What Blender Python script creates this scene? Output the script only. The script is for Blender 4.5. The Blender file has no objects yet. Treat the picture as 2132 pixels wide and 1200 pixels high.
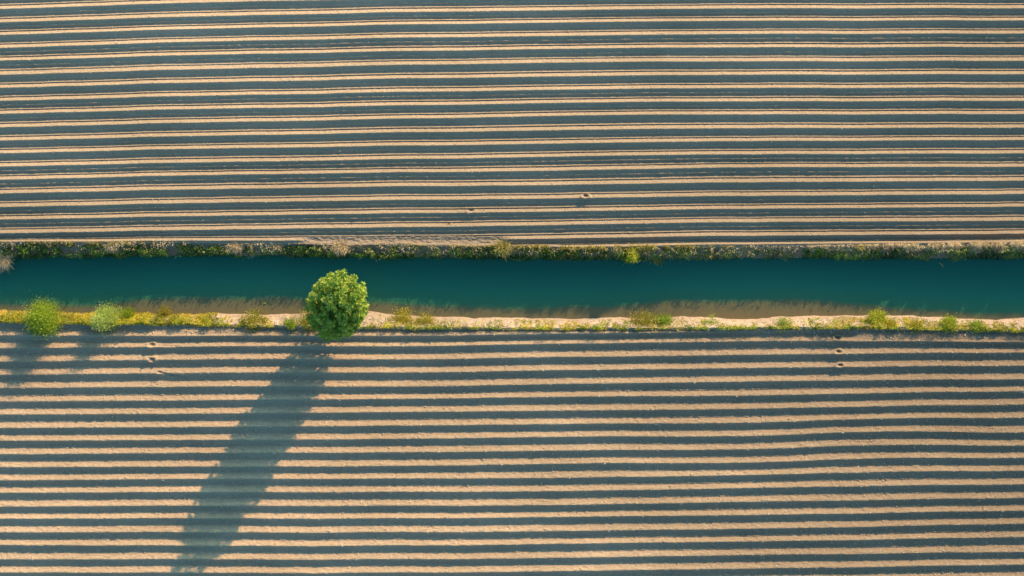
import bpy, math, random
import numpy as np
from mathutils import Vector
rng = np.random.default_rng(7)
random.seed(7)
C = bpy.context.scene.collection
SC = bpy.context.scene
PX = 36.8                       # ground pixels of the survey grid per metre
def wx(px): return (px - 1066.0) / PX
def wy(py): return (600.0 - py) / PX

# ------------------------------------------------------------------ camera
cam_d = bpy.data.cameras.new("camera"); cam = bpy.data.objects.new("camera", cam_d); C.objects.link(cam)
cam.location = (0, 0, 100); cam.rotation_euler = (0, 0, 0)
cam_d.sensor_width = 36; cam_d.lens = 36 * 100 / (2132 / PX); cam_d.clip_end = 6000
SC.camera = cam
# ------------------------------------------------------------------ sky and sun
ELEV, AZ = math.radians(18.0), math.radians(30.9)      # low sun to the upper right
w = bpy.data.worlds.new("World"); SC.world = w; w.use_nodes = True
nt = w.node_tree; bg = nt.nodes["Background"]
sky = nt.nodes.new("ShaderNodeTexSky"); sky.sky_type = 'NISHITA'; sky.sun_disc = False
sky.sun_elevation = ELEV; sky.sun_rotation = AZ; sky.dust_density = 1.6; sky.ozone_density = 2.0
mul = nt.nodes.new("ShaderNodeMix"); mul.data_type = 'RGBA'; mul.blend_type = 'MULTIPLY'; mul.inputs[0].default_value = 1.0
nt.links.new(sky.outputs[0], mul.inputs[6]); mul.inputs[7].default_value = (0.55, 0.92, 1.03, 1)
nt.links.new(mul.outputs[2], bg.inputs[0]); bg.inputs[1].default_value = 0.15
sd = bpy.data.lights.new("sun", 'SUN'); so = bpy.data.objects.new("sun", sd); C.objects.link(so)
sd.energy = 4.1; sd.angle = math.radians(0.5); sd.color = (1.0, 0.65, 0.38)
sdir = Vector((math.sin(AZ) * math.cos(ELEV), math.cos(AZ) * math.cos(ELEV), math.sin(ELEV)))
so.rotation_euler = sdir.to_track_quat('Z', 'Y').to_euler(); so.location = (20, 40, 60)
SC.view_settings.view_transform = 'Standard'; SC.view_settings.look = 'None'
SC.view_settings.exposure = 1.08; SC.view_settings.gamma = 1.0; SC.view_settings.use_curve_mapping = False
SC.render.engine = 'CYCLES'

# ------------------------------------------------------------------ helpers
_T = rng.random((512, 512))
def noise(x, y, s=1.0, seed=0):
    x = np.asarray(x, float) / s + seed * 37.31; y = np.asarray(y, float) / s + seed * 91.7
    xi = np.floor(x).astype(int); yi = np.floor(y).astype(int)
    fx = x - xi; fy = y - yi
    fx = fx * fx * (3 - 2 * fx); fy = fy * fy * (3 - 2 * fy)
    a = _T[xi % 512, yi % 512]; b = _T[(xi + 1) % 512, yi % 512]
    c = _T[xi % 512, (yi + 1) % 512]; d = _T[(xi + 1) % 512, (yi + 1) % 512]
    return (a * (1 - fx) + b * fx) * (1 - fy) + (c * (1 - fx) + d * fx) * fy - 0.5
def sstep(a, b, x):
    t = np.clip((np.asarray(x, float) - a) / (b - a), 0, 1); return t * t * (3 - 2 * t)

def make_mesh(name, verts, faces, mats, parent=None, smooth=False, tint=None):
    """verts (n,3), faces (m,4) or (m,3) arrays"""
    verts = np.asarray(verts, np.float32); faces = np.asarray(faces, np.int32)
    k = faces.shape[1]; m = len(faces)
    me = bpy.data.meshes.new(name)
    me.vertices.add(len(verts)); me.vertices.foreach_set("co", verts.ravel())
    me.loops.add(m * k); me.loops.foreach_set("vertex_index", faces.ravel())
    me.polygons.add(m); me.polygons.foreach_set("loop_start", np.arange(0, m * k, k, dtype=np.int32))
    me.polygons.foreach_set("loop_total", np.full(m, k, np.int32))
    if smooth: me.polygons.foreach_set("use_smooth", np.ones(m, bool))
    me.update(calc_edges=True)
    if tint is not None:
        at = me.attributes.new("tint", 'FLOAT', 'POINT'); at.data.foreach_set("value", np.asarray(tint, np.float32))
    me.materials.append(mats)
    o = bpy.data.objects.new(name, me); C.objects.link(o)
    if parent: o.parent = parent
    return o
def tag(o, label, cat, group=None, kind=None):
    o["label"] = label; o["category"] = cat
    if group: o["group"] = group
    if kind: o["kind"] = kind
    return o
def empty(name, loc):
    o = bpy.data.objects.new(name, None); C.objects.link(o); o.location = loc; o.empty_display_size = 0.2; return o

# ------------------------------------------------------------------ materials
def new_mat(name):
    m = bpy.data.materials.new(name); m.use_nodes = True; n = m.node_tree
    return m, n, n.nodes["Principled BSDF"]
def nd(n, t, **k):
    x = n.nodes.new(t)
    for a, b in k.items(): setattr(x, a, b)
    return x
def ramp(n, fac, stops):
    r = nd(n, "ShaderNodeValToRGB"); e = r.color_ramp.elements
    while len(e) < len(stops): e.new(0.5)
    for i, (p, c) in enumerate(stops): e[i].position = p; e[i].color = (*c, 1)
    n.links.new(fac, r.inputs[0]); return r.outputs[0]
def noise_node(n, vec, scale, detail=4, rough=0.6):
    x = nd(n, "ShaderNodeTexNoise"); x.inputs["Scale"].default_value = scale
    x.inputs["Detail"].default_value = detail; x.inputs["Roughness"].default_value = rough
    n.links.new(vec, x.inputs["Vector"]); return x.outputs[0]

def soil_mat(name, stops, bump=0.03, sx=0.35, fine=22, darken=None):
    m, n, p = new_mat(name)
    g = nd(n, "ShaderNodeNewGeometry").outputs["Position"]
    mp = nd(n, "ShaderNodeMapping"); mp.inputs["Scale"].default_value = (sx, 1, 1); n.links.new(g, mp.inputs[0])
    a = noise_node(n, mp.outputs[0], 0.25, 5, .65); b = noise_node(n, mp.outputs[0], fine, 4, .75)
    mx = nd(n, "ShaderNodeMix"); mx.inputs[0].default_value = 0.6
    n.links.new(a, mx.inputs[2]); n.links.new(b, mx.inputs[3])
    col = ramp(n, mx.outputs[0], stops)
    if darken:                                   # soil colour gets darker towards the ditch and the right-hand end
        sp = nd(n, "ShaderNodeSeparateXYZ"); n.links.new(g, sp.inputs[0])
        ab = nd(n, "ShaderNodeMath", operation='ABSOLUTE'); n.links.new(sp.outputs[1], ab.inputs[0])
        m1 = nd(n, "ShaderNodeMapRange"); n.links.new(ab.outputs[0], m1.inputs[0])
        for i_, v_ in ((1, 2.0), (2, 15.0), (3, darken[0]), (4, 1.0)): m1.inputs[i_].default_value = v_
        m2 = nd(n, "ShaderNodeMapRange"); n.links.new(sp.outputs[0], m2.inputs[0])
        for i_, v_ in ((1, -5.0), (2, 29.0), (3, 1.0), (4, darken[1])): m2.inputs[i_].default_value = v_
        mm = nd(n, "ShaderNodeMath", operation='MULTIPLY'); n.links.new(m1.outputs[0], mm.inputs[0]); n.links.new(m2.outputs[0], mm.inputs[1])
        vm = nd(n, "ShaderNodeVectorMath", operation='SCALE'); n.links.new(col, vm.inputs[0]); n.links.new(mm.outputs[0], vm.inputs[3])
        col = vm.outputs[0]
    n.links.new(col, p.inputs["Base Color"])
    p.inputs["Roughness"].default_value = 0.95; p.inputs["Specular IOR Level"].default_value = 0.15
    h = noise_node(n, g, 14, 6, .8)
    bp = nd(n, "ShaderNodeBump"); bp.inputs["Strength"].default_value = 0.8; bp.inputs["Distance"].default_value = bump
    n.links.new(h, bp.inputs["Height"]); n.links.new(bp.outputs[0], p.inputs["Normal"])
    return m
M_N = soil_mat("tilled_soil_pale", [(0.32, (.25, .195, .125)), (0.5, (.40, .302, .192)), (0.66, (.54, .41, .27))], bump=.05, darken=(.72, .82))
M_S = soil_mat("tilled_soil_warm", [(0.32, (.25, .185, .12)), (0.5, (.41, .302, .188)), (0.66, (.57, .428, .28))], bump=0.09, darken=(.88, .60))
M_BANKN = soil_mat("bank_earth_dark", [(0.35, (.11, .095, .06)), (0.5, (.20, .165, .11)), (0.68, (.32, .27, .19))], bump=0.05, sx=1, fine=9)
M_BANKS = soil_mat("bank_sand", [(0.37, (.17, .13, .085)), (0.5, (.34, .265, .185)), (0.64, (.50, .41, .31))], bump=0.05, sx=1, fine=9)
M_CLOD = soil_mat("clod_earth", [(0.3, (.34, .28, .2)), (0.6, (.55, .47, .36))], sx=1, fine=6)

def water_mat():
    m, n, p = new_mat("murky_water")
    g = nd(n, "ShaderNodeNewGeometry").outputs["Position"]
    # bank shadow painted into the colour: teal in its shade, brown where sunlit
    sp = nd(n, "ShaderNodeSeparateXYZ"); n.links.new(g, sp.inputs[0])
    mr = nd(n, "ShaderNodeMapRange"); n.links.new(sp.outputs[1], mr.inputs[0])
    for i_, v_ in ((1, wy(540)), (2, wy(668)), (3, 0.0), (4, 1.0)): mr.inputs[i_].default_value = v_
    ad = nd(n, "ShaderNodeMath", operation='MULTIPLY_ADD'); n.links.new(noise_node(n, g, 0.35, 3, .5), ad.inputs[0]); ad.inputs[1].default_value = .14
    mx = nd(n, "ShaderNodeMapRange"); n.links.new(sp.outputs[0], mx.inputs[0])       # shifts the painted shadow edge along the ditch
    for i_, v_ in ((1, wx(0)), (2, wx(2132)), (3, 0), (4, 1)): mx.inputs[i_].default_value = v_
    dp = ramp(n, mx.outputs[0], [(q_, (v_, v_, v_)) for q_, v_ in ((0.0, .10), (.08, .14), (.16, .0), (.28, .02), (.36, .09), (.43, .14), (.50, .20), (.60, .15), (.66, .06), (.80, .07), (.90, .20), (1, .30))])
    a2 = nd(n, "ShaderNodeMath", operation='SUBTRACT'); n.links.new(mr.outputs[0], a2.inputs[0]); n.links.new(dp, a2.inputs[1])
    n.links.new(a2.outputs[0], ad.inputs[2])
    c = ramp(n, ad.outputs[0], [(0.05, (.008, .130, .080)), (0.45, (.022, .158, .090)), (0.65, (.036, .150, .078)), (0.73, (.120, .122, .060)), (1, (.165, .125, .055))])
    n.links.new(c, p.inputs["Base Color"]); p.inputs["Roughness"].default_value = 0.07
    p.inputs["IOR"].default_value = 1.33
    bp = nd(n, "ShaderNodeBump"); bp.inputs["Strength"].default_value = 0.5; bp.inputs["Distance"].default_value = 0.02
    n.links.new(noise_node(n, g, 7, 5, .75), bp.inputs["Height"]); n.links.new(bp.outputs[0], p.inputs["Normal"])
    return m
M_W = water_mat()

def leaf_mat(name, stops, transl=0.45, rough=0.55):
    m, n, p = new_mat(name)
    at = nd(n, "ShaderNodeAttribute"); at.attribute_name = "tint"
    c = ramp(n, at.outputs["Fac"], stops)
    n.links.new(c, p.inputs["Base Color"]); p.inputs["Roughness"].default_value = rough
    p.inputs["Specular IOR Level"].default_value = 0.3
    t = nd(n, "ShaderNodeBsdfTranslucent"); n.links.new(c, t.inputs[0])
    mx = nd(n, "ShaderNodeMixShader"); mx.inputs[0].default_value = transl
    n.links.new(p.outputs[0], mx.inputs[1]); n.links.new(t.outputs[0], mx.inputs[2])
    n.links.new(mx.outputs[0], n.nodes["Material Output"].inputs[0])
    return m
L_TREE = leaf_mat("tree_leaf", [(0, (.06, .16, .018)), (.45, (.21, .37, .028)), (1, (.68, .74, .14))])
L_BRIGHT = leaf_mat("fresh_leaf", [(0, (.09, .16, .02)), (.5, (.30, .42, .03)), (1, (.64, .68, .07))])
L_YEL = leaf_mat("yellowing_leaf", [(0, (.10, .13, .015)), (.5, (.40, .36, .035)), (1, (.84, .66, .05))])
L_LIME = leaf_mat("lime_leaf", [(0, (.07, .15, .01)), (.5, (.34, .42, .025)), (1, (.66, .62, .06))])
L_SAGE = leaf_mat("sage_leaf", [(0, (.14, .20, .05)), (.5, (.40, .50, .10)), (1, (.72, .76, .22))])
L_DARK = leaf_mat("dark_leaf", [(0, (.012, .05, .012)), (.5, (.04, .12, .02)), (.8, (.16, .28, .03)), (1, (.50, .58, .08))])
L_DRY = leaf_mat("dry_grass_blade", [(0, (.18, .12, .055)), (.5, (.44, .32, .16)), (1, (.76, .58, .32))], .2, .8)
L_OLIVE = leaf_mat("olive_grass_blade", [(0, (.06, .06, .015)), (.5, (.28, .23, .045)), (1, (.66, .52, .12))], .25, .8)
M_BARK, _n, _p = new_mat("bark"); _p.inputs["Roughness"].default_value = .9
_n.links.new(ramp(_n, noise_node(_n, nd(_n, "ShaderNodeNewGeometry").outputs["Position"], 12), [(.3, (.07, .05, .035)), (.7, (.17, .13, .09))]), _p.inputs["Base Color"])

# ------------------------------------------------------------------ furrow rows (crest lines)
COLS = np.array([30, 430, 830, 1230, 1630, 2102.])
RN = np.array([
 [19,7,-1,-5,-8,-9],[46.5,35.5,27,22,19,18],[73,61.5,53,48,45,43.5],[99.5,88,80,75.5,72,70.5],
 [126.5,116,108.5,103,100.5,99],[155.5,145,136.5,131,129,127],[183,173,165,160,157,155],
 [210,200.5,193,187.5,184.5,183],[237,228,221,215,212.5,210.5],[265,256,248.5,241.5,239.5,238],
 [292.5,284,277,271.5,268,266.5],[319,310.5,304.5,299,294.5,292],[346.5,339,332.5,326,322,320],
 [374,365.5,360,355,349,348],[402.5,395,389,385,380,377],[430.5,423,417,412.5,408,404.5],
 [457,450.5,445,440,435,431],[485.5,479,473.5,467.5,462.5,460],[504,502,501,496,491,487.5],[532,530,526,514,508.5,504]])
RS = np.array([
 [698.5,699.5,699,694,688,686],[725,721.5,720.5,714.5,710.5,712],[753,748.5,748,742.5,738.5,734],
 [780.5,776.5,775.5,770,766,761.5],[808,805,804.5,798.5,794,789.5],[836,833.5,830.5,825.5,823,814.5],
 [862.5,861,857.5,854,850,842],[890.5,889,886,882,878.5,869.5],[917,916,913.5,908.5,906,900],
 [945,943,941.5,937,933.5,927],[972,971.5,970,964.5,961.5,953],[999,997,996,993.5,987.5,979.5],
 [1025,1024.5,1024,1021.5,1015,1008],[1053.5,1052.5,1052.5,1050,1043.5,1036],[1079,1079,1079,1075.5,1071.5,1062.5],
 [1107,1107.5,1107.5,1104.5,1099.5,1089.5],[1134,1136,1135.5,1131.5,1126.5,1117.5],
 [1163,1163.5,1163.5,1160,1154,1147.5],[1190.5,1192,1191.5,1188,1182.5,1174.5],[1218,1219,1219,1216,1210,1203]])
_f = (1750 - 1630) / (2102 - 1630)
_kink = np.zeros(20); _kink[5:13] = [-.3, -.6, -2.3, -4.0, -3.6, -3.2, -1.5, -.6]
RS = np.concatenate([RS[:, :5], (RS[:, 4] * (1 - _f) + RS[:, 5] * _f + _kink)[:, None], RS[:, 5:]], 1)
RN = np.concatenate([RN[:, :5], (RN[:, 4] * (1 - _f) + RN[:, 5] * _f)[:, None], RN[:, 5:]], 1)
COLS = np.array([30, 430, 830, 1230, 1630, 1750, 2102.])
def cubic(xs, ys, x):
    xs = np.concatenate([[2*xs[0]-xs[1]], xs, [2*xs[-1]-xs[-2]]])
    ys = np.concatenate([[2*ys[0]-ys[1]], ys, [2*ys[-1]-ys[-2]]])
    d = np.gradient(ys, xs)
    xc = np.clip(x, xs[0], xs[-1] - 1e-6)
    i = np.clip(np.searchsorted(xs, xc, side='right') - 1, 0, len(xs) - 2)
    h = xs[i+1] - xs[i]; t = (xc - xs[i]) / h
    v = (2*t**3-3*t**2+1)*ys[i] + (t**3-2*t**2+t)*h*d[i] + (-2*t**3+3*t**2)*ys[i+1] + (t**3-t**2)*h*d[i+1]
    return v + np.where(x > xs[-1], (x - xs[-1]) * (ys[-1]-ys[-2])/(xs[-1]-xs[-2]), 0) + np.where(x < xs[0], (x - xs[0]) * (ys[1]-ys[0])/(xs[1]-xs[0]), 0)
NEXT = 14
def crest_table(R, X, up):
    """crest line of every row at every column: rows beyond the surveyed ones repeat the pitch"""
    rows = [cubic(COLS, r, X) for r in R]
    ext = [(rows[0] - 27.65 * k if up else rows[-1] + 27.65 * k) for k in range(1, NEXT)]
    rows = (ext[::-1] + rows + [rows[-1] + 27.65]) if up else ([rows[0] - 27.65] + rows + ext)
    T = np.array(rows)
    for i in range(len(T)):
        T[i] += noise(X, 0 * X + i * 7.7, 160, 3) * 1.6 + noise(X, 0 * X + i * 5.1, 45, 4) * .7
    return T
# heights (m) by distance in pixels south of a crest (pitch 27.65 px)
PN_T = np.array([0, .9, 2.5, 5.5, 7.3, 8.8, 10.2, 12, 14.6, 15.3, 17.5, 18.4, 19.0, 19.9, 22.3, 26.4, 27.65])
PN_B = np.array([.203, .182, .140, .086, .074, .074, .058, .012, .0, .018, .078, .078, .034, .050, .106, .190, .200])
PN_F = np.array([0, 0, 0, 0, .012, .046, .014, 0, 0, 0, 0, 0, 0, 0, 0, 0, 0.])      # faint middle ridge
PN_G = np.array([0, 0, 0, 0, 0, 0, 0, 0, 0, .002, .010, .008, -.024, -.014, 0, 0, 0.])
PS_T = np.array([0, 1.0, 3.0, 6.5, 9.5, 12.5, 14.0, 15.3, 16.6, 17.6, 21.0, 25.6, 27.65])
PS_B = np.array([.212, .184, .124, .058, .018, .002, .006, .026, .044, .056, .110, .194, .212])
PS_G = np.array([0, 0, 0, 0, 0, 0, .004, .020, -.006, -.012, 0, 0, 0.])
PS_F = np.array([0, 0, 0, .010, .018, .008, 0, 0, 0, 0, 0, 0, 0.])

# bank lines
def line(pts):
    a = np.array(pts, float); return lambda x: np.interp(x, a[:, 0], a[:, 1])
_yNt = line([(-900, 512), (0, 506), (430, 507), (830, 511), (1066, 515), (1230, 517), (1630, 513), (2102, 508), (3000, 500)])
_yNw = line([(-900, 540), (0, 536), (430, 531), (830, 535), (1066, 537), (1230, 539), (1630, 536), (2102, 537), (3000, 530)])
_ySw = line([(-900, 640), (0, 648), (150, 652), (300, 654), (400, 655), (480, 653), (540, 655), (620, 654), (700, 652), (765, 648), (800, 655), (860, 658), (930, 662), (1100, 663), (1200, 665), (1290, 661), (1330, 665), (1420, 661), (1560, 665), (1620, 661), (1760, 658), (1850, 656), (1960, 661), (2040, 666), (2080, 668), (2132, 664), (3000, 668)])
_ySc = line([(-900, 660), (0, 668), (300, 671), (540, 676), (830, 681), (1100, 682), (1300, 683), (1600, 681), (1800, 680), (1900, 682), (2102, 687), (3000, 690)])
_ySh = line([(-900, .22), (0, .22), (300, .22), (345, .12), (480, .10), (520, .22), (640, .24), (1000, .20), (1250, .18), (1500, .26), (1750, .26), (1800, .16), (2132, .17), (3000, .2)])
_jit = lambda x, s, a, k: noise(x, np.zeros_like(x), s, k) * a
def yNt(x): return _yNt(x) + _jit(x, 40, 3, 11)
def yNw(x): return _yNw(x) + _jit(x, 30, 5, 12) + _jit(x, 9, 3, 19)
def ySw(x): return _ySw(x) + _jit(x, 34, 3.2, 13) + _jit(x, 11, 1.6, 14)
def ySc(x): return _ySc(x) + _jit(x, 40, 3, 15)
ZW = -1.0
PITS = [(1219, 409, 9.5, 1.0), (981, 439, 11, .5), (935, 465, 5, .5), (318, 719, 11, .8), (317, 749, 11, .8), (334, 775, 7, .4),
        (1743, 704, 10, .8), (1745, 733, 10, .8), (1748, 761, 10, .8)]
GOUGE = [(355, 721, 22, 2.2, .05, 0.04), (352, 752, 20, 2.2, .05, 0.05), (355, 780, 26, 2.4, .08, 0.18)]

def height(X, Y, TN, TS):
    """X, Y: pixel grids (nx, ny); TN/TS crest tables (rows, nx)"""
    nx, ny = X.shape; Z = np.zeros((nx, ny))
    for side, T in ((0, TN), (1, TS)):
        ymid = 595
        if side == 0 and Y.min() > ymid: continue
        if side == 1 and Y.max() < ymid: continue
        for i in range(nx):
            y = Y[i]; c = T[:, i]
            k = np.clip(np.searchsorted(c, y, side='right') - 1, 0, len(c) - 2)
            t = np.clip((y - c[k]) / (c[k+1] - c[k]), 0, 1) * 27.65
            xx = np.full(len(y), X[i, 0])
            r = noise(k * 17.3, np.zeros(len(y)), 1, 21)                    # per-row character
            r2 = noise(k * 9.7, xx * 0, 1, 22)
            if side == 0:
                f = np.clip(.35 + 2.3 * r + .6 * noise(xx, k * 31.0, 160, 23) + 1.3 * noise(xx, k * 31.0, 5, 24), -.2, 1.5)
                g = np.clip(.5 + 1.2 * r2 + .9 * noise(xx, k * 13.0, 260, 25), -.5, 1.2)
                z = np.interp(t, PN_T, PN_B) * (1 + .10 * r2) + np.interp(t, PN_T, PN_F) * f + np.interp(t, PN_T, PN_G) * g
            else:
                f = np.clip(.5 + 1.6 * noise(xx, k * 31.0, 150, 26), 0, 1.4)
                g = np.clip(.15 + 2.2 * r + 1.8 * noise(xx, k * 13.0, 200, 27), -.3, 1.5)
                z = np.interp(t, PS_T, PS_B) * (1 + .10 * r2 + .12 * noise(xx, k * 13.0, 90, 28)) + np.interp(t, PS_T, PS_F) * f + np.interp(t, PS_T, PS_G) * g
            m = (y < ymid) if side == 0 else (y >= ymid)
            Z[i, m] = z[m]
    # tilth: clods and tool marks
    rough = np.where(Y < ymid, .9, 1.7)
    Z += rough * (.020 * noise(X, Y, 3.1, 1) + .016 * noise(X, Y, 1.7, 2) + .010 * noise(X, Y, 8, 5))
    cl = noise(X, Y, 2.3, 6); Z += rough * .03 * np.clip(cl - .36, 0, 1) * 4
    for (px, py, r, a) in PITS:
        d = np.sqrt(((X - px) / (r * 1.0)) ** 2 + ((Y - py) / (r * .62)) ** 2)
        Z += a * (.09 * np.exp(-((d - .85) / .33) ** 2) * (Y > py - 2 * r) - .15 * np.exp(-(d / .48) ** 2))
    for (px, py, l, wd, dep, sl) in GOUGE:
        dy = Y - py - (X - px) * sl
        Z -= dep * np.exp(-(dy / wd) ** 2) * np.exp(-((X - px) / l) ** 4)
    # disturbed headland along the north edge and a swept track
    hd = sstep(600, 660, X) * (1 - sstep(1030, 1075, X)) * sstep(491, 494, Y) * (Y < ymid)
    Z = Z * (1 - hd) + hd * (.05 + np.abs(Y - 499) * .0045 + .05 * noise(X * .6, Y, 3.2, 31) + .035 * noise(X, Y, 1.8, 32))
    hd = sstep(345, 352, X) * (1 - sstep(488, 496, X)) * sstep(678, 682, Y) * (1 - sstep(694, 699, Y))
    Z = Z * (1 - hd) + hd * (.02 + (Y - 682) * .0085 + .03 * noise(X, Y, 3, 33))
    hd = sstep(1765, 1800, X) * sstep(686, 690, Y) * (1 - sstep(704, 711, Y))
    Z = Z * (1 - hd) + hd * (.03 + (Y - 690) * .0070 + .035 * noise(X, Y, 3, 34))
    return Z

_nB = line([(-900, .1), (0, .05), (150, .14), (330, .12), (400, 0), (840, .05), (1000, .14), (1100, .24), (1180, .28), (1330, .30), (1420, .18), (1500, .08), (1640, .05), (1780, .10), (1890, .22), (1960, .30), (2060, .36), (2200, .45), (3000, .4)])
def ground_z(X, Y, TN, TS):
    x = X[:, :1]
    Z = height(X, Y, TN, TS)
    nt_, nw = yNt(x), yNw(x); sw, sc_ = ySw(x), ySc(x)
    # north edge: field shoulder, slope to the water
    b = (Y - nt_) / (nw - nt_)
    bank = .10 + (ZW - .10) * np.clip(b, 0, 1.35) ** 1.15 + .10 * noise(X, Y, 9, 41) * sstep(0, .4, b) + .05 * noise(X, Y, 4, 42)
    bank += _nB(x) * .75 * np.exp(-((Y - nt_ + 4) / 4.5) ** 2)
    wN = sstep(-.35, .10, b) * (Y < 595)
    Z = Z * (1 - wN) + bank * wN
    # south edge: steep sandy face, low berm, back slope
    hb = _ySh(x) + .09 * noise(X, 0 * Y, 26, 43) + .05 * noise(X, Y, 9, 44) + .035 * noise(X, Y, 4.5, 48)
    a = (Y - sw) / (sc_ - sw)
    face = ZW + (hb - ZW) * np.where(a < 0, 1.2 * a, np.clip(a, 0, 1) ** .62) + (.13 * noise(X, Y, 7, 45) + .10 * noise(X, Y, 15, 47)) * sstep(0, .3, a) + .04 * noise(X, Y, 3, 46)
    tb = (Y - sc_) / 9.0
    back = hb * (1 - sstep(0, 1, tb))
    wS = 1 - sstep(0.5, 1.3, tb)
    south = np.where(Y < sc_, face, np.maximum(back * 1.0, 0) * wS + Z * sstep(0.1, 1.2, tb))
    Z = np.where(Y >= 595, south, Z)
    return Z

def sheet(name, X1, ya, yb, n, mat, TNf, vs=None):
    x = X1[:, None]
    v = np.linspace(0, 1, n)[None, :] if vs is None else vs[None, :]
    A = ya(X1)[:, None]; B = yb(X1)[:, None]
    Y = A + (B - A) * v; X = np.repeat(x, Y.shape[1], 1)
    Z = ground_z(X, Y, *TNf)
    nx, ny = X.shape
    V = np.stack([wx(X), wy(Y), Z], -1).reshape(-1, 3)
    idx = np.arange(nx * ny).reshape(nx, ny)
    F = np.stack([idx[:-1, :-1], idx[:-1, 1:], idx[1:, 1:], idx[1:, :-1]], -1).reshape(-1, 4)
    o = make_mesh(name, V, F, mat, smooth=True); o["kind"] = "structure"
    return o
XD = np.concatenate([np.linspace(-900, -60, 70)[:-1], np.arange(-60, 2196, 2.4), np.linspace(2200, 3030, 70)])
TN, TS = crest_table(RN, XD, True), crest_table(RS, XD, False)
TT = (TN, TS)
def const(v): return lambda x: np.full_like(x, v)
vN = np.concatenate([np.linspace(-330, -30, 230)[:-1], np.arange(-30, 512, .62)]); vN = (vN - vN[0]) / (vN[-1] - vN[0])
vS = np.concatenate([np.arange(683, 1232, .66), np.linspace(1234, 1535, 230)]); vS = (vS - vS[0]) / (vS[-1] - vS[0])
sheet("north_field", XD, const(-330.), yNt, 0, M_N, TT, vN)
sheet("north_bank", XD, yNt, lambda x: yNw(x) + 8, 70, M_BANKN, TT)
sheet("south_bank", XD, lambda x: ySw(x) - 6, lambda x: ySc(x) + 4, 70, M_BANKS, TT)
sheet("south_field", XD, lambda x: ySc(x) + 4, const(1535.), 0, M_S, TT, vS)
g = 3000
o = make_mesh("ground", [(-g, -g, -1.6), (g, -g, -1.6), (g, g, -1.6), (-g, g, -1.6)], [(0, 1, 2, 3)], M_S); o["kind"] = "structure"
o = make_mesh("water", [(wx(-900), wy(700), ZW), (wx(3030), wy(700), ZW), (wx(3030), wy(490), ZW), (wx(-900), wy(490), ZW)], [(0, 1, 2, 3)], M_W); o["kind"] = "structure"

# ground height lookup for planting
def gz(px, py):
    px = np.atleast_1d(np.asarray(px, float)); py = np.atleast_1d(np.asarray(py, float))
    o_ = np.argsort(px); Xs = px[o_][:, None]; Ys = py[o_][:, None]
    z = ground_z(Xs, Ys, crest_table(RN, Xs[:, 0], True), crest_table(RS, Xs[:, 0], False))[:, 0]
    out = np.empty_like(z); out[o_] = z
    return out

# ------------------------------------------------------------------ foliage builders
def unit(v): return v / (np.linalg.norm(v, axis=-1, keepdims=True) + 1e-9)
def leaf_geo(P, D, N, L, W, tint):
    """folded leaf blades: base P, direction D, normal N, length L, width W"""
    D = unit(D); S = unit(np.cross(D, N)); N = unit(np.cross(S, D))
    L = L[:, None]; W = W[:, None]
    b = P; mid = P + D * L * .5; tip = P + D * L - N * L * .12
    l = mid + S * W * .5 + N * W * .18; r = mid - S * W * .5 + N * W * .18
    V = np.stack([b, l, tip, r], 1).reshape(-1, 3)
    F = np.arange(len(V)).reshape(-1, 4)
    return V, F, np.repeat(tint, 4)
def join(gs):
    V = []; F = []; T = []; k = 0
    for v, f, t in gs: V.append(v); F.append(f + k); T.append(t); k += len(v)
    return np.concatenate(V), np.concatenate(F), np.concatenate(T)
def rnd_dir(n):
    v = rng.normal(size=(n, 3)); return unit(v)
def blades(P, D, L, W, tint, droop=.5, segs=3):
    """grass blades as tapering bent strips"""
    n = len(P); D = unit(D); S = unit(np.cross(D, np.array([0, 0, 1.]) + .3 * rnd_dir(n)))
    out = []; 
    for s in range(segs + 1):
        t = s / segs
        c = P + D * (L * t)[:, None]; c[:, 2] -= droop * L * t * t
        hw = (W * .5 * (1 - t * .85))[:, None]
        out.append(np.stack([c - S * hw, c + S * hw], 1))
    V = np.stack(out, 1).reshape(n, -1, 3); m = V.shape[1]
    F = np.array([[2*s, 2*s+1, 2*s+3, 2*s+2] for s in range(segs)])
    F = (F[None] + (np.arange(n) * m)[:, None, None]).reshape(-1, 4)
    return V.reshape(-1, 3), F, np.repeat(tint, m)
def tubes(paths, sides=6):
    """list of (points (k,3), radii (k)) -> quads"""
    V = []; F = []; k0 = 0
    for P, R in paths:
        P = np.asarray(P, float); k = len(P)
        for i in range(k):
            d = P[min(i+1, k-1)] - P[max(i-1, 0)]; d = d / (np.linalg.norm(d) + 1e-9)
            u = np.cross(d, [0.3, 1, .2]); u /= np.linalg.norm(u) + 1e-9; v = np.cross(d, u)
            for s in range(sides):
                a = 2 * math.pi * s / sides; V.append(P[i] + R[i] * (math.cos(a) * u + math.sin(a) * v))
        for i in range(k - 1):
            for s in range(sides):
                s2 = (s + 1) % sides
                F.append((k0 + i*sides + s, k0 + i*sides + s2, k0 + (i+1)*sides + s2, k0 + (i+1)*sides + s))
        k0 += k * sides
    return np.array(V), np.array(F)
def limb(a, b, r0, r1, bend=.15, k=6):
    a = np.array(a, float); b = np.array(b, float); t = np.linspace(0, 1, k)[:, None]
    off = rng.normal(size=3) * bend * np.linalg.norm(b - a) * .5
    P = a + (b - a) * t + np.sin(t * math.pi) * off
    return P, r0 + (r1 - r0) * t[:, 0]

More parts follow.
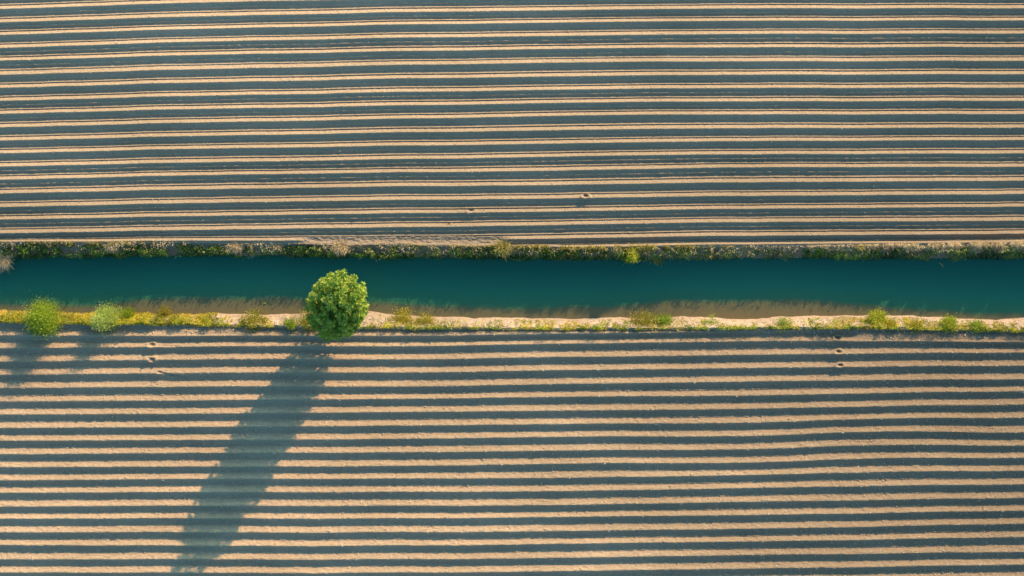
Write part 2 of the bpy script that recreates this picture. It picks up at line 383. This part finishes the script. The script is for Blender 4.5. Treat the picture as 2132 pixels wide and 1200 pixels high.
# ------------------------------------------------------------------ the tree
def build_tree():
    bx, by = 692., 674.
    bz = float(gz(bx, by)[0]) - .05
    t = empty("broadleaf_tree", (wx(bx), wy(by), bz)); O = np.array(t.location)
    tag(t, "rounded bright green broadleaf tree leaning over the ditch water", "tree")
    cz, rz, rr = 3.45, 2.98, 1.56
    def axis(z):   # crown axis leans towards the upper right of the picture
        return np.array([wx(715 + (z - 3.35) * 7), wy(637 - (z - 3.35) * 12), 0 * z]).T if np.ndim(z) == 0 else np.stack([wx(715 + (z - 3.35) * 7), wy(638 - (z - 3.35) * 11), z], -1)
    # lobes over the crown surface
    n = 165; i = np.arange(n) + .5
    ph = np.arccos(1 - 1.95 * i / n); th = math.pi * (1 + 5 ** .5) * i
    dirs = np.stack([np.cos(th) * np.sin(ph), np.sin(th) * np.sin(ph), np.cos(ph)], -1)
    dirs = unit(dirs + rng.normal(size=dirs.shape) * .10)
    rad = .82 + .22 * rng.random(n) - .10 * (rng.random(n) < .15)
    sh = np.hypot(dirs[:, 0], dirs[:, 1]); low = np.where(dirs[:, 2] < 0, np.clip(sh, .1, 1) ** -.60, 1.)
    lz = cz + dirs[:, 2] * rz * rad * .96
    rh = rr * low * (1.0 - .08 * (dirs[:, 2] < -.3))
    LP = axis(lz); LP[:, 0] += dirs[:, 0] * rh * rad * .92; LP[:, 1] += dirs[:, 1] * rh * rad * .92
    gs = []
    for q in range(n):
        m = 8
        lr = rng.uniform(.17, .29)
        dd = unit(rnd_dir(m) + dirs[q] * .8 + np.array([0, 0, .35]))
        cpos = LP[q] + dd * lr * rng.uniform(.6, 1.1, (m, 1)) * np.array([1, 1, 1.25])
        tone = rng.normal(.57, .10)
        for c, d in zip(cpos, dd):
            K = 13
            up = unit(d + np.array([0, 0, .9]))
            a = np.cross(up, [0.2, .9, .1]); a /= np.linalg.norm(a); b = np.cross(up, a)
            an = rng.uniform(0, 6.28) + np.arange(K) * 2 * math.pi / K + rng.normal(size=K) * .25
            til = rng.uniform(.15, .75, K)
            D = (np.cos(an)[:, None] * a + np.sin(an)[:, None] * b) * np.cos(til)[:, None] + up * np.sin(til)[:, None]
            Nn = np.repeat(up[None], K, 0) + rng.normal(size=(K, 3)) * .2
            gs.append(leaf_geo(np.repeat(c[None], K, 0), D, Nn, rng.uniform(.11, .21, K), rng.uniform(.045, .08, K),
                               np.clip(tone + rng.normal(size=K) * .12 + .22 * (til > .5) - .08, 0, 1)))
    m = 11000                                                    # inner leaves, tinted darker to paint shade into the crown gaps
    d = rnd_dir(m); r = rng.random(m) ** .5 * .84
    z = cz + d[:, 2] * rz * r; P = axis(z); P[:, 0] += d[:, 0] * rr * r; P[:, 1] += d[:, 1] * rr * r
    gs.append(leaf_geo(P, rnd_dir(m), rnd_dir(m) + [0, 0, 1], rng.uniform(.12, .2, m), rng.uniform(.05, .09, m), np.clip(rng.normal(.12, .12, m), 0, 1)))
    V, F, T = join(gs)
    make_mesh("crown", V - O, F, L_TREE, t, tint=T)
    base = np.array(t.location)
    top = axis(np.array([4.6]))[0]
    mids = [axis(np.array([zz]))[0] for zz in (1.2, 2.2, 3.4)]
    trunk = [(np.array([base, base + (mids[0]-base)*.5, mids[0], mids[1], mids[2], top]), np.array([.16, .13, .115, .09, .06, .02]))]
    make_mesh("trunk", *[(lambda v: v - O)(x) if j == 0 else x for j, x in enumerate(tubes(trunk, 10))], M_BARK, t, smooth=True)
    for q in range(0, n, 11):                                     # main limbs, one mesh each
        s = mids[rng.integers(0, 3)]
        if LP[q][2] < s[2]: s = mids[0]
        v, f = tubes([limb(s, LP[q], .05, .012)], 6)
        make_mesh("branch", v - O, f, M_BARK, t, smooth=True)
build_tree()

# ------------------------------------------------------------------ bushes and tufts
def bush(name, px, py, r, h, mat, label, cat="bush", group=None, n=900, leaf=.09, squash=.9, spiky=0.0, tone=.5, z=None):
    bz = (float(gz(px, py)[0]) if z is None else z) - .03
    t = empty(name, (wx(px), wy(py), bz)); tag(t, label, cat, group)
    n = int(n * 2.3); k = max(6, int(n / 70)); ce = []
    for q in range(k):
        d = rnd_dir(1)[0]; d[2] = abs(d[2]); s = rng.uniform(.35, 1.0) ** .6
        ce.append([d[0] * r * .82 * s, d[1] * r * squash * .82 * s, h * (.12 + .82 * d[2] * s)])
    ce = np.array(ce) * [rng.uniform(.88, 1.12), 1, 1]; ce[:, 2] *= 1 + .35 * np.sin(ce[:, 0] / r * 4 + px); stems = [limb([rng.normal() * .04, rng.normal() * .04, 0], c, .018, .005) for c in ce[: min(k, 22)]]
    v, f = tubes(stems, 4); make_mesh("stem", v, f, M_BARK, t)
    which = rng.integers(0, k, n); sp = .16 * r + .05
    P = ce[which] + rng.normal(size=(n, 3)) * np.array([sp, sp, sp * .9]); P[:, 2] = np.clip(P[:, 2], .01, None)
    D = unit(P * np.array([1, 1, .6]) / r + rnd_dir(n) * .9 + [0, 0, .5 + spiky])
    T = np.clip(rng.normal(tone, .13, n) + rng.normal(0, .10, k)[which], 0, 1)
    make_mesh("foliage", *leaf_geo(P, D, np.array([0, 0, 1.]) + rnd_dir(n) * .5, rng.uniform(.6, 1.25, n) * leaf, rng.uniform(.35, .6, n) * leaf, T)[:2], mat, t, tint=np.repeat(T, 4))
    return t
def tuft(name, px, py, r, h, mat, label, group=None, n=120, lean=(0, -.4), tone=.6, cat="grass tuft", z=None, wd=.022):
    if group == 'tufts on the shaded bank' and py < 530: py -= 3
    bz = float(gz(px, py)[0]) - .02 if z is None else z
    P = rng.normal(size=(n, 3)) * np.array([r * .35, r * .22, 0]); P[:, 2] = 0
    if group == "tufts on the shaded bank": h = h + .26
    D = rng.normal(size=(n, 3)) * np.array([.75, .75, .2]); D[:, 0] += lean[0]; D[:, 1] += lean[1]; D[:, 2] = abs(D[:, 2]) + h / r * .8
    V, F, T = blades(P, D, rng.uniform(.25, .85, n) * math.hypot(r, h), rng.uniform(.7, 1.3, n) * wd, np.clip(rng.normal(tone + .12, .2, n), 0, 1), droop=.45)
    o = make_mesh(name, V, F, mat, tint=T); o.location = (wx(px), wy(py), bz)
    return tag(o, label, cat, group)

GS = "bushes and clumps along the sunlit bank"
bush("bush", 94, 664, 1.10, 1.65, L_BRIGHT, "largest round feathery green bush on the sunlit bank, near the left edge", group=GS, n=4200, leaf=.085, squash=.95, spiky=.3, tone=.55)
bush("bush", 222, 664, .82, 1.15, L_SAGE, "pale sage green bush right of the large feathery bush on the sunlit bank", group=GS, n=2600, leaf=.085, spiky=.3, tone=.6)
bush("bush", 262, 658, .50, .9, L_BRIGHT, "small upright green bush touching the right side of the pale sage bush", group=GS, n=900, leaf=.08, spiky=.5)
bush("weed", 338, 654, .42, .95, L_YEL, "tall straggly yellow weed rising over the water from the left sunlit bank", "weed", GS, n=420, leaf=.08, spiky=.8)
bush("bush", 531, 668, .72, .38, L_YEL, "low olive green clump left of the tree with bare sand on both sides", group=GS, n=1300, leaf=.07, tone=.42)
bush("bush", 603, 676, .36, .25, L_BRIGHT, "small green clump between the olive clump and the tree", group=GS, n=420, leaf=.07)
bush("bush", 645, 671, .66, .42, L_YEL, "olive clump tucked against the left side of the tree", group=GS, n=1100, leaf=.07, tone=.4)
bush("bush", 838, 664, .62, .42, L_YEL, "yellow green clump nearest the tree on its right", group=GS, n=1200, leaf=.07, tone=.55)
bush("bush", 884, 671, .60, .32, L_YEL, "yellow clump second from the tree on its right", group=GS, n=1000, leaf=.07, tone=.6)
bush("bush", 1338, 672, .72, .40, L_YEL, "wider left half of the green patch on the sandy bank below the far shrub", group=GS, n=1500, leaf=.07, tone=.45)
bush("bush", 1382, 669, .52, .42, L_BRIGHT, "brighter right half of the green patch on the sandy bank below the far shrub", group=GS, n=1000, leaf=.07, tone=.45)
bush("bush", 1480, 672, .42, .25, L_BRIGHT, "small thin green clump on bare sand right of the wide green patch", group=GS, n=420, leaf=.06)
bush("bush", 1634, 677, .44, .14, L_BRIGHT, "flat green clump at the foot of the bare sandy stretch", group=GS, n=520, leaf=.06)
bush("bush", 1826, 667, .56, .34, L_LIME, "brightest lime green bush on the right part of the sunlit bank", group=GS, n=1700, leaf=.075, tone=.72)
bush("bush", 1852, 675, .38, .24, L_YEL, "yellow clump touching the lower right of the lime green bush", group=GS, n=700, leaf=.07, tone=.6)
bush("bush", 1908, 676, .42, .2, L_YEL, "small yellow clump between the lime bush and the last wide bush", group=GS, n=600, leaf=.065, tone=.55)
bush("bush", 1976, 676, .50, .26, L_LIME, "lime yellow bush second to last before the right edge on the sunlit bank", group=GS, n=1300, leaf=.07, tone=.65)
bush("bush", 2030, 680, .40, .2, L_BRIGHT, "low green bush nearest the right edge on the sunlit bank", group=GS, n=600, leaf=.065, tone=.55)
GN = "shrubs on the shaded bank"
bush("bush", 1313, 528, .52, .95, L_LIME, "lone yellow green shrub hanging from the shaded far bank", group=GN, n=2000, leaf=.075, tone=.72, z=-.38)
tuft("dry_shrub", -2, 538, .66, .70, L_DRY, "tan dry twiggy shrub cut by the left edge at the shaded bank", GN, n=1500, cat="shrub", z=-.35, tone=.62, wd=.024)
GT = "tufts on the shaded bank"
for (px, py, r, h, mt, lb, n) in [
    (231, 514, .42, .28, L_DRY, "straw tuft nearest the left edge on the shaded bank", 150),
    (489, 515, .42, .30, L_DRY, "pinkish straw tuft left of the tree on the shaded bank", 160),
    (520, 527, .34, .22, L_DRY, "small straw tuft dipping to the water right of the pinkish tuft", 100),
    (578, 516, .30, .26, L_DRY, "small upright straw tuft on the shaded bank above and left of the tree", 90),
    (708, 516, .50, .35, L_DRY, "big fan of straw grass on the shaded bank directly above the tree", 240),
    (765, 521, .20, .18, L_DRY, "tiny tan leaf fan between green leaves right of the big straw fan", 40),
    (1047, 519, .52, .34, L_OLIVE, "golden tuft at the middle of the shaded bank", 240),
    (1078, 523, .34, .28, L_DRY, "pale tuft touching the golden tuft on its right", 110),
    (1172, 526, .32, .26, L_OLIVE, "olive tuft left of the lone far shrub", 110),
    (1370, 540, .34, .22, L_OLIVE, "drooping brown tuft right of the lone far shrub touching water", 110),
    (1430, 524, .38, .26, L_OLIVE, "golden brown tuft on the right half of the shaded bank", 130),
    (1495, 527, .22, .24, L_DRY, "slim pale tuft hanging toward the water on the right half", 60),
    (1792, 516, .30, .22, L_OLIVE, "yellow tuft among green leaves at the right of the shaded bank", 90),
    (1994, 540, .22, .14, L_DRY, "small pale tuft at the waterline near the right end", 50),
    (2098, 542, .24, .14, L_DRY, "whitish tuft on the water edge nearest the right edge", 50)]:
    tuft("grass_tuft", px, py, r, h, mt, lb, GT, n=int(n * 2.6), wd=.034)
for px, py, lb in ((547, 632, "tiny green sprig floating on sunlit water left of the tree"), (1849, 652, "tiny pale sprig standing in the water above the lime green bush")):
    tuft("water_weed", px, py, .07, .12, L_BRIGHT, lb, n=40, cat="weed", z=ZW + .01, lean=(0, 0))
# stick floating near the far bank
v, f = tubes([(np.array([[0, 0, 0], [.12, -.10, .02], [.20, -.22, .0]]), np.array([.022, .02, .012])), (np.array([[.1, -.08, .01], [.2, -.06, .03]]), np.array([.012, .006]))], 6)
o = make_mesh("stick", v, f, L_DRY, tint=np.full(len(v), .9)); o.location = (wx(1965), wy(547), ZW + .01)
tag(o, "bleached stick floating on the water near the far bank at the right", "stick")
v, f = tubes([(np.array([[0, 0, 0], [.03, -.10, .02], [.09, -.2, .0]]), np.array([.02, .017, .01])), (np.array([[.03, -.10, .02], [-.05, -.16, .03]]), np.array([.012, .006]))], 6)
o = make_mesh("stick", v, f, L_DRY, tint=np.full(len(v), .7)); o.location = (wx(780), wy(538), ZW + .02)
tag(o, "brown twig poking into the water above the tree", "stick")

# ------------------------------------------------------------------ continuous ground cover
def cover(name, label, x, y, mat, leaf, hmax, tone, kind='leaf', top=None, tall=None):
    n = len(x); z = gz(x, y)
    hh = rng.random(n) ** 1.4 * hmax
    if name in ("low_weeds", "green_weeds"): hh = hh * np.clip(.7 + 2.2 * noise(x, y, 16, 81) + 1.2 * noise(x, y, 6, 82), .15, 2.0)
    if top is not None:                         # plants on the steep slope reach up towards the light
        hh = rng.random(n) ** .8 * np.clip(top + .65 * _nB(x) + .22 * noise(x, y, 7, 71) - z, .05, .85)
    P = np.stack([wx(x), wy(y), z + hh], -1)
    clump = noise(x, y, 9, 51) * .55 + noise(x, y, 30, 52) * .45
    T = np.clip(rng.normal(tone, .15, n) + clump, 0, 1)
    if kind == 'leaf':
        V, F, T4 = leaf_geo(P, rnd_dir(n) + [0, -.2, .4], np.array([0, 0, 1.]) + rnd_dir(n) * .7, rng.uniform(.6, 1.3, n) * leaf, rng.uniform(.4, .7, n) * leaf, T)
    else:
        P[:, 2] = z + .3 * hh if top is None else z + hh
        D = rng.normal(size=(n, 3)) * .6; D[:, 2] = abs(D[:, 2]) + .6; D[:, 1] -= .35
        ln = rng.uniform(.5, 1.3, n) * leaf
        if tall is not None: ln = tall(x) * rng.uniform(.5, 1.2, n); D[:, 1] += (.35 if mat is L_OLIVE else -.05); D[:, 2] += .8
        V, F, T4 = blades(P, D, ln, rng.uniform(.7, 1.3, n) * .022, T, droop=.5)
    o = make_mesh(name, V, F, mat, tint=T4); tag(o, label, "plants", kind="stuff"); return o
def scatter(n, f_y0, f_y1, dens, x0=-500, x1=2650):
    x = rng.uniform(x0, x1, n); t = rng.random(n); y = f_y0(x) + (f_y1(x) - f_y0(x)) * t
    d = dens(x, y, t); k = rng.random(n) < d
    return x[k], y[k]
# shaded bank
dG = line([(-500, .8), (0, .5), (40, 1), (205, 1), (380, .9), (470, .8), (500, .3), (590, .4), (600, 1), (690, .9), (750, 1), (860, 1), (880, .4), (950, .5), (960, 1), (1080, 1), (1280, .8), (1340, .45), (1600, .35), (1680, .45), (1700, 1), (1900, .8), (2132, .9), (2650, .8)])
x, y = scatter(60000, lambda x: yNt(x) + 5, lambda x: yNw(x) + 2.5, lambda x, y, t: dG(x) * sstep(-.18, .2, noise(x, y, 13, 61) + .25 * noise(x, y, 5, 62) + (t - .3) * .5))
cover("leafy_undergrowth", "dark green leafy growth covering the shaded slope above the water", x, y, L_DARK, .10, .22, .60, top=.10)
dB = line([(-500, .5), (0, .3), (200, .25), (205, 1), (380, .95), (390, .3), (465, .35), (475, 1), (590, .8), (600, .25), (690, .5), (750, .5), (860, .4), (950, .8), (1000, .6), (1030, 1), (1090, .9), (1280, .7), (1340, .6), (1600, .4), (1680, .3), (1800, .6), (1890, .7), (1910, 1), (2132, 1), (2650, .8)])
x, y = scatter(16000, lambda x: yNt(x) - 2 + 3 * sstep(1080, 1150, x), lambda x: yNt(x) + 17, lambda x, y, t: dB(x) * sstep(-.2, .2, noise(x, y, 11, 63)) * (1 - .5 * t))
cover("dry_grass", "tan dry grass along the top edge of the shaded bank", x, y, L_DRY, .24, .12, .62, 'grass', top=.22)
dO = line([(-500, .2), (700, .2), (730, .6), (1060, .6), (1090, 1), (1280, 1), (1340, 1), (1600, .8), (1680, .4), (1880, .5), (2132, .5), (2650, .5)])
x, y = scatter(13000, lambda x: yNt(x) + 3, lambda x: yNw(x) + 4, lambda x, y, t: dO(x) * sstep(-.15, .25, noise(x, y, 12, 64)))
cover("olive_grass", "olive and brown grass drooping over the shaded water edge", x, y, L_OLIVE, .24, .12, .62, 'grass', top=.10)
for x0, x1, mt, lb, tn in ((-500, 1560, L_OLIVE, "tall ragged olive grass on the brink of the shaded bank, above and right of the tree", .62), (1560, 2650, L_DRY, "tall pale straw grass on the brink of the shaded bank at the right end", 1.0)):
    x, y = scatter(42000, lambda x: yNt(x) - 3, lambda x: yNt(x) + 9, lambda x, y, t: np.clip(_nB(x) * 3.2, 0, 1) * sstep(-.35, .1, noise(x, 0 * x, 14, 68) + .6 * noise(x, 0 * x, 4, 69)), x0, x1)
    cover("tall_grass", lb, x, y, mt, .2, .1, tn, 'grass', tall=lambda x: .08 + 1.25 * _nB(x))
# sunlit bank
dS = line([(-500, 1), (0, 1), (300, 1), (445, 1), (462, .35), (490, .25), (560, .4), (575, .15), (620, .2), (700, .3), (740, .2), (800, .35), (930, .32), (940, .16), (1050, .32), (1200, .36), (1300, .38), (1400, .2), (1550, .14), (1620, .18), (1700, .32), (1780, .42), (1880, .52), (2132, .5), (2650, .5)])
x, y = scatter(125000, lambda x: ySw(x) - 2 + 5 * sstep(440, 480, x), lambda x: ySc(x) + 4 + 4 * noise(x, 0 * x, 18, 83), lambda x, y, t: dS(x) * sstep(-.1, .12, noise(x, y, 12, 65) + .5 * noise(x, y, 5, 67) + .9 * (dS(x) - .35) + .25 * (t - .5)))
cover("low_weeds", "yellow green low weeds growing in patches along the sandy sunlit bank", x, y, L_YEL, .08, .26, .60)
x, y = scatter(85000, lambda x: ySw(x) + 3 * sstep(440, 480, x), lambda x: ySc(x) + 4, lambda x, y, t: np.clip(dS(x) + .12 + .45 * sstep(.45, .8, t), 0, 1) * sstep(.02, .2, noise(x, y, 15, 75) + .5 * noise(x, y, 5, 76) + .5 * (dS(x) - .35) + .4 * (t - .5)))
cover("green_weeds", "fresh green low weeds dotted among the yellow ones on the sunlit bank", x, y, L_LIME, .075, .24, .52)
x, y = scatter(26000, lambda x: ySw(x) + 9, lambda x: ySc(x) + 8, lambda x, y, t: .75 * sstep(-.12, .15, noise(x, y, 10, 77) + .6 * noise(x, y, 4, 78) + .3 * (t - .35)))
cover("dead_litter", "brownish olive litter and seedlings at the foot of the sandy bank beside the furrows", x, y, L_OLIVE, .055, .09, .35)
x, y = scatter(9000, lambda x: ySw(x) + 1, lambda x: ySc(x) + 3, lambda x, y, t: (.25 + .6 * dS(x)) * sstep(-.1, .25, noise(x, y, 14, 66)))
cover("straw_grass", "thin straw coloured grass on the sandy sunlit bank", x, y, L_DRY, .14, .08, .7, 'grass')

# ------------------------------------------------------------------ clods lying loose on the tilled soil
def clods(name, label, n, y0, y1, smin, smax):
    x = rng.uniform(-60, 2190, n); y = rng.uniform(y0, y1, n); z = gz(x, y)
    s = smin + (smax - smin) * rng.random(n) ** 3
    base = np.array([[1, 0, 0], [-1, 0, 0], [0, 1, 0], [0, -1, 0], [0, 0, 1], [0, 0, -1.]])
    tri = np.array([[0, 2, 4], [2, 1, 4], [1, 3, 4], [3, 0, 4], [2, 0, 5], [1, 2, 5], [3, 1, 5], [0, 3, 5]])
    V = base[None] * s[:, None, None] * rng.uniform(.55, 1.2, (n, 6, 1)) + rng.normal(size=(n, 6, 3)) * (s * .2)[:, None, None]
    V += np.stack([wx(x), wy(y), z + s * .3], -1)[:, None]
    F = (tri[None] + (np.arange(n) * 6)[:, None, None]).reshape(-1, 3)
    o = make_mesh(name, V.reshape(-1, 3), F, M_CLOD); tag(o, label, "clods", kind="stuff")
clods("soil_clods", "small loose crumbs of earth over the field above the ditch", 18000, -30, 505, .012, .040)
clods("soil_clods", "coarse loose clods of earth over the field below the ditch", 34000, 690, 1230, .014, .052)
clods("soil_clods", "crumbled earth lodged along the sandy bank", 5000, 664, 694, .015, .06)
print("faces", sum(len(o.data.polygons) for o in bpy.data.objects if o.type == 'MESH'))
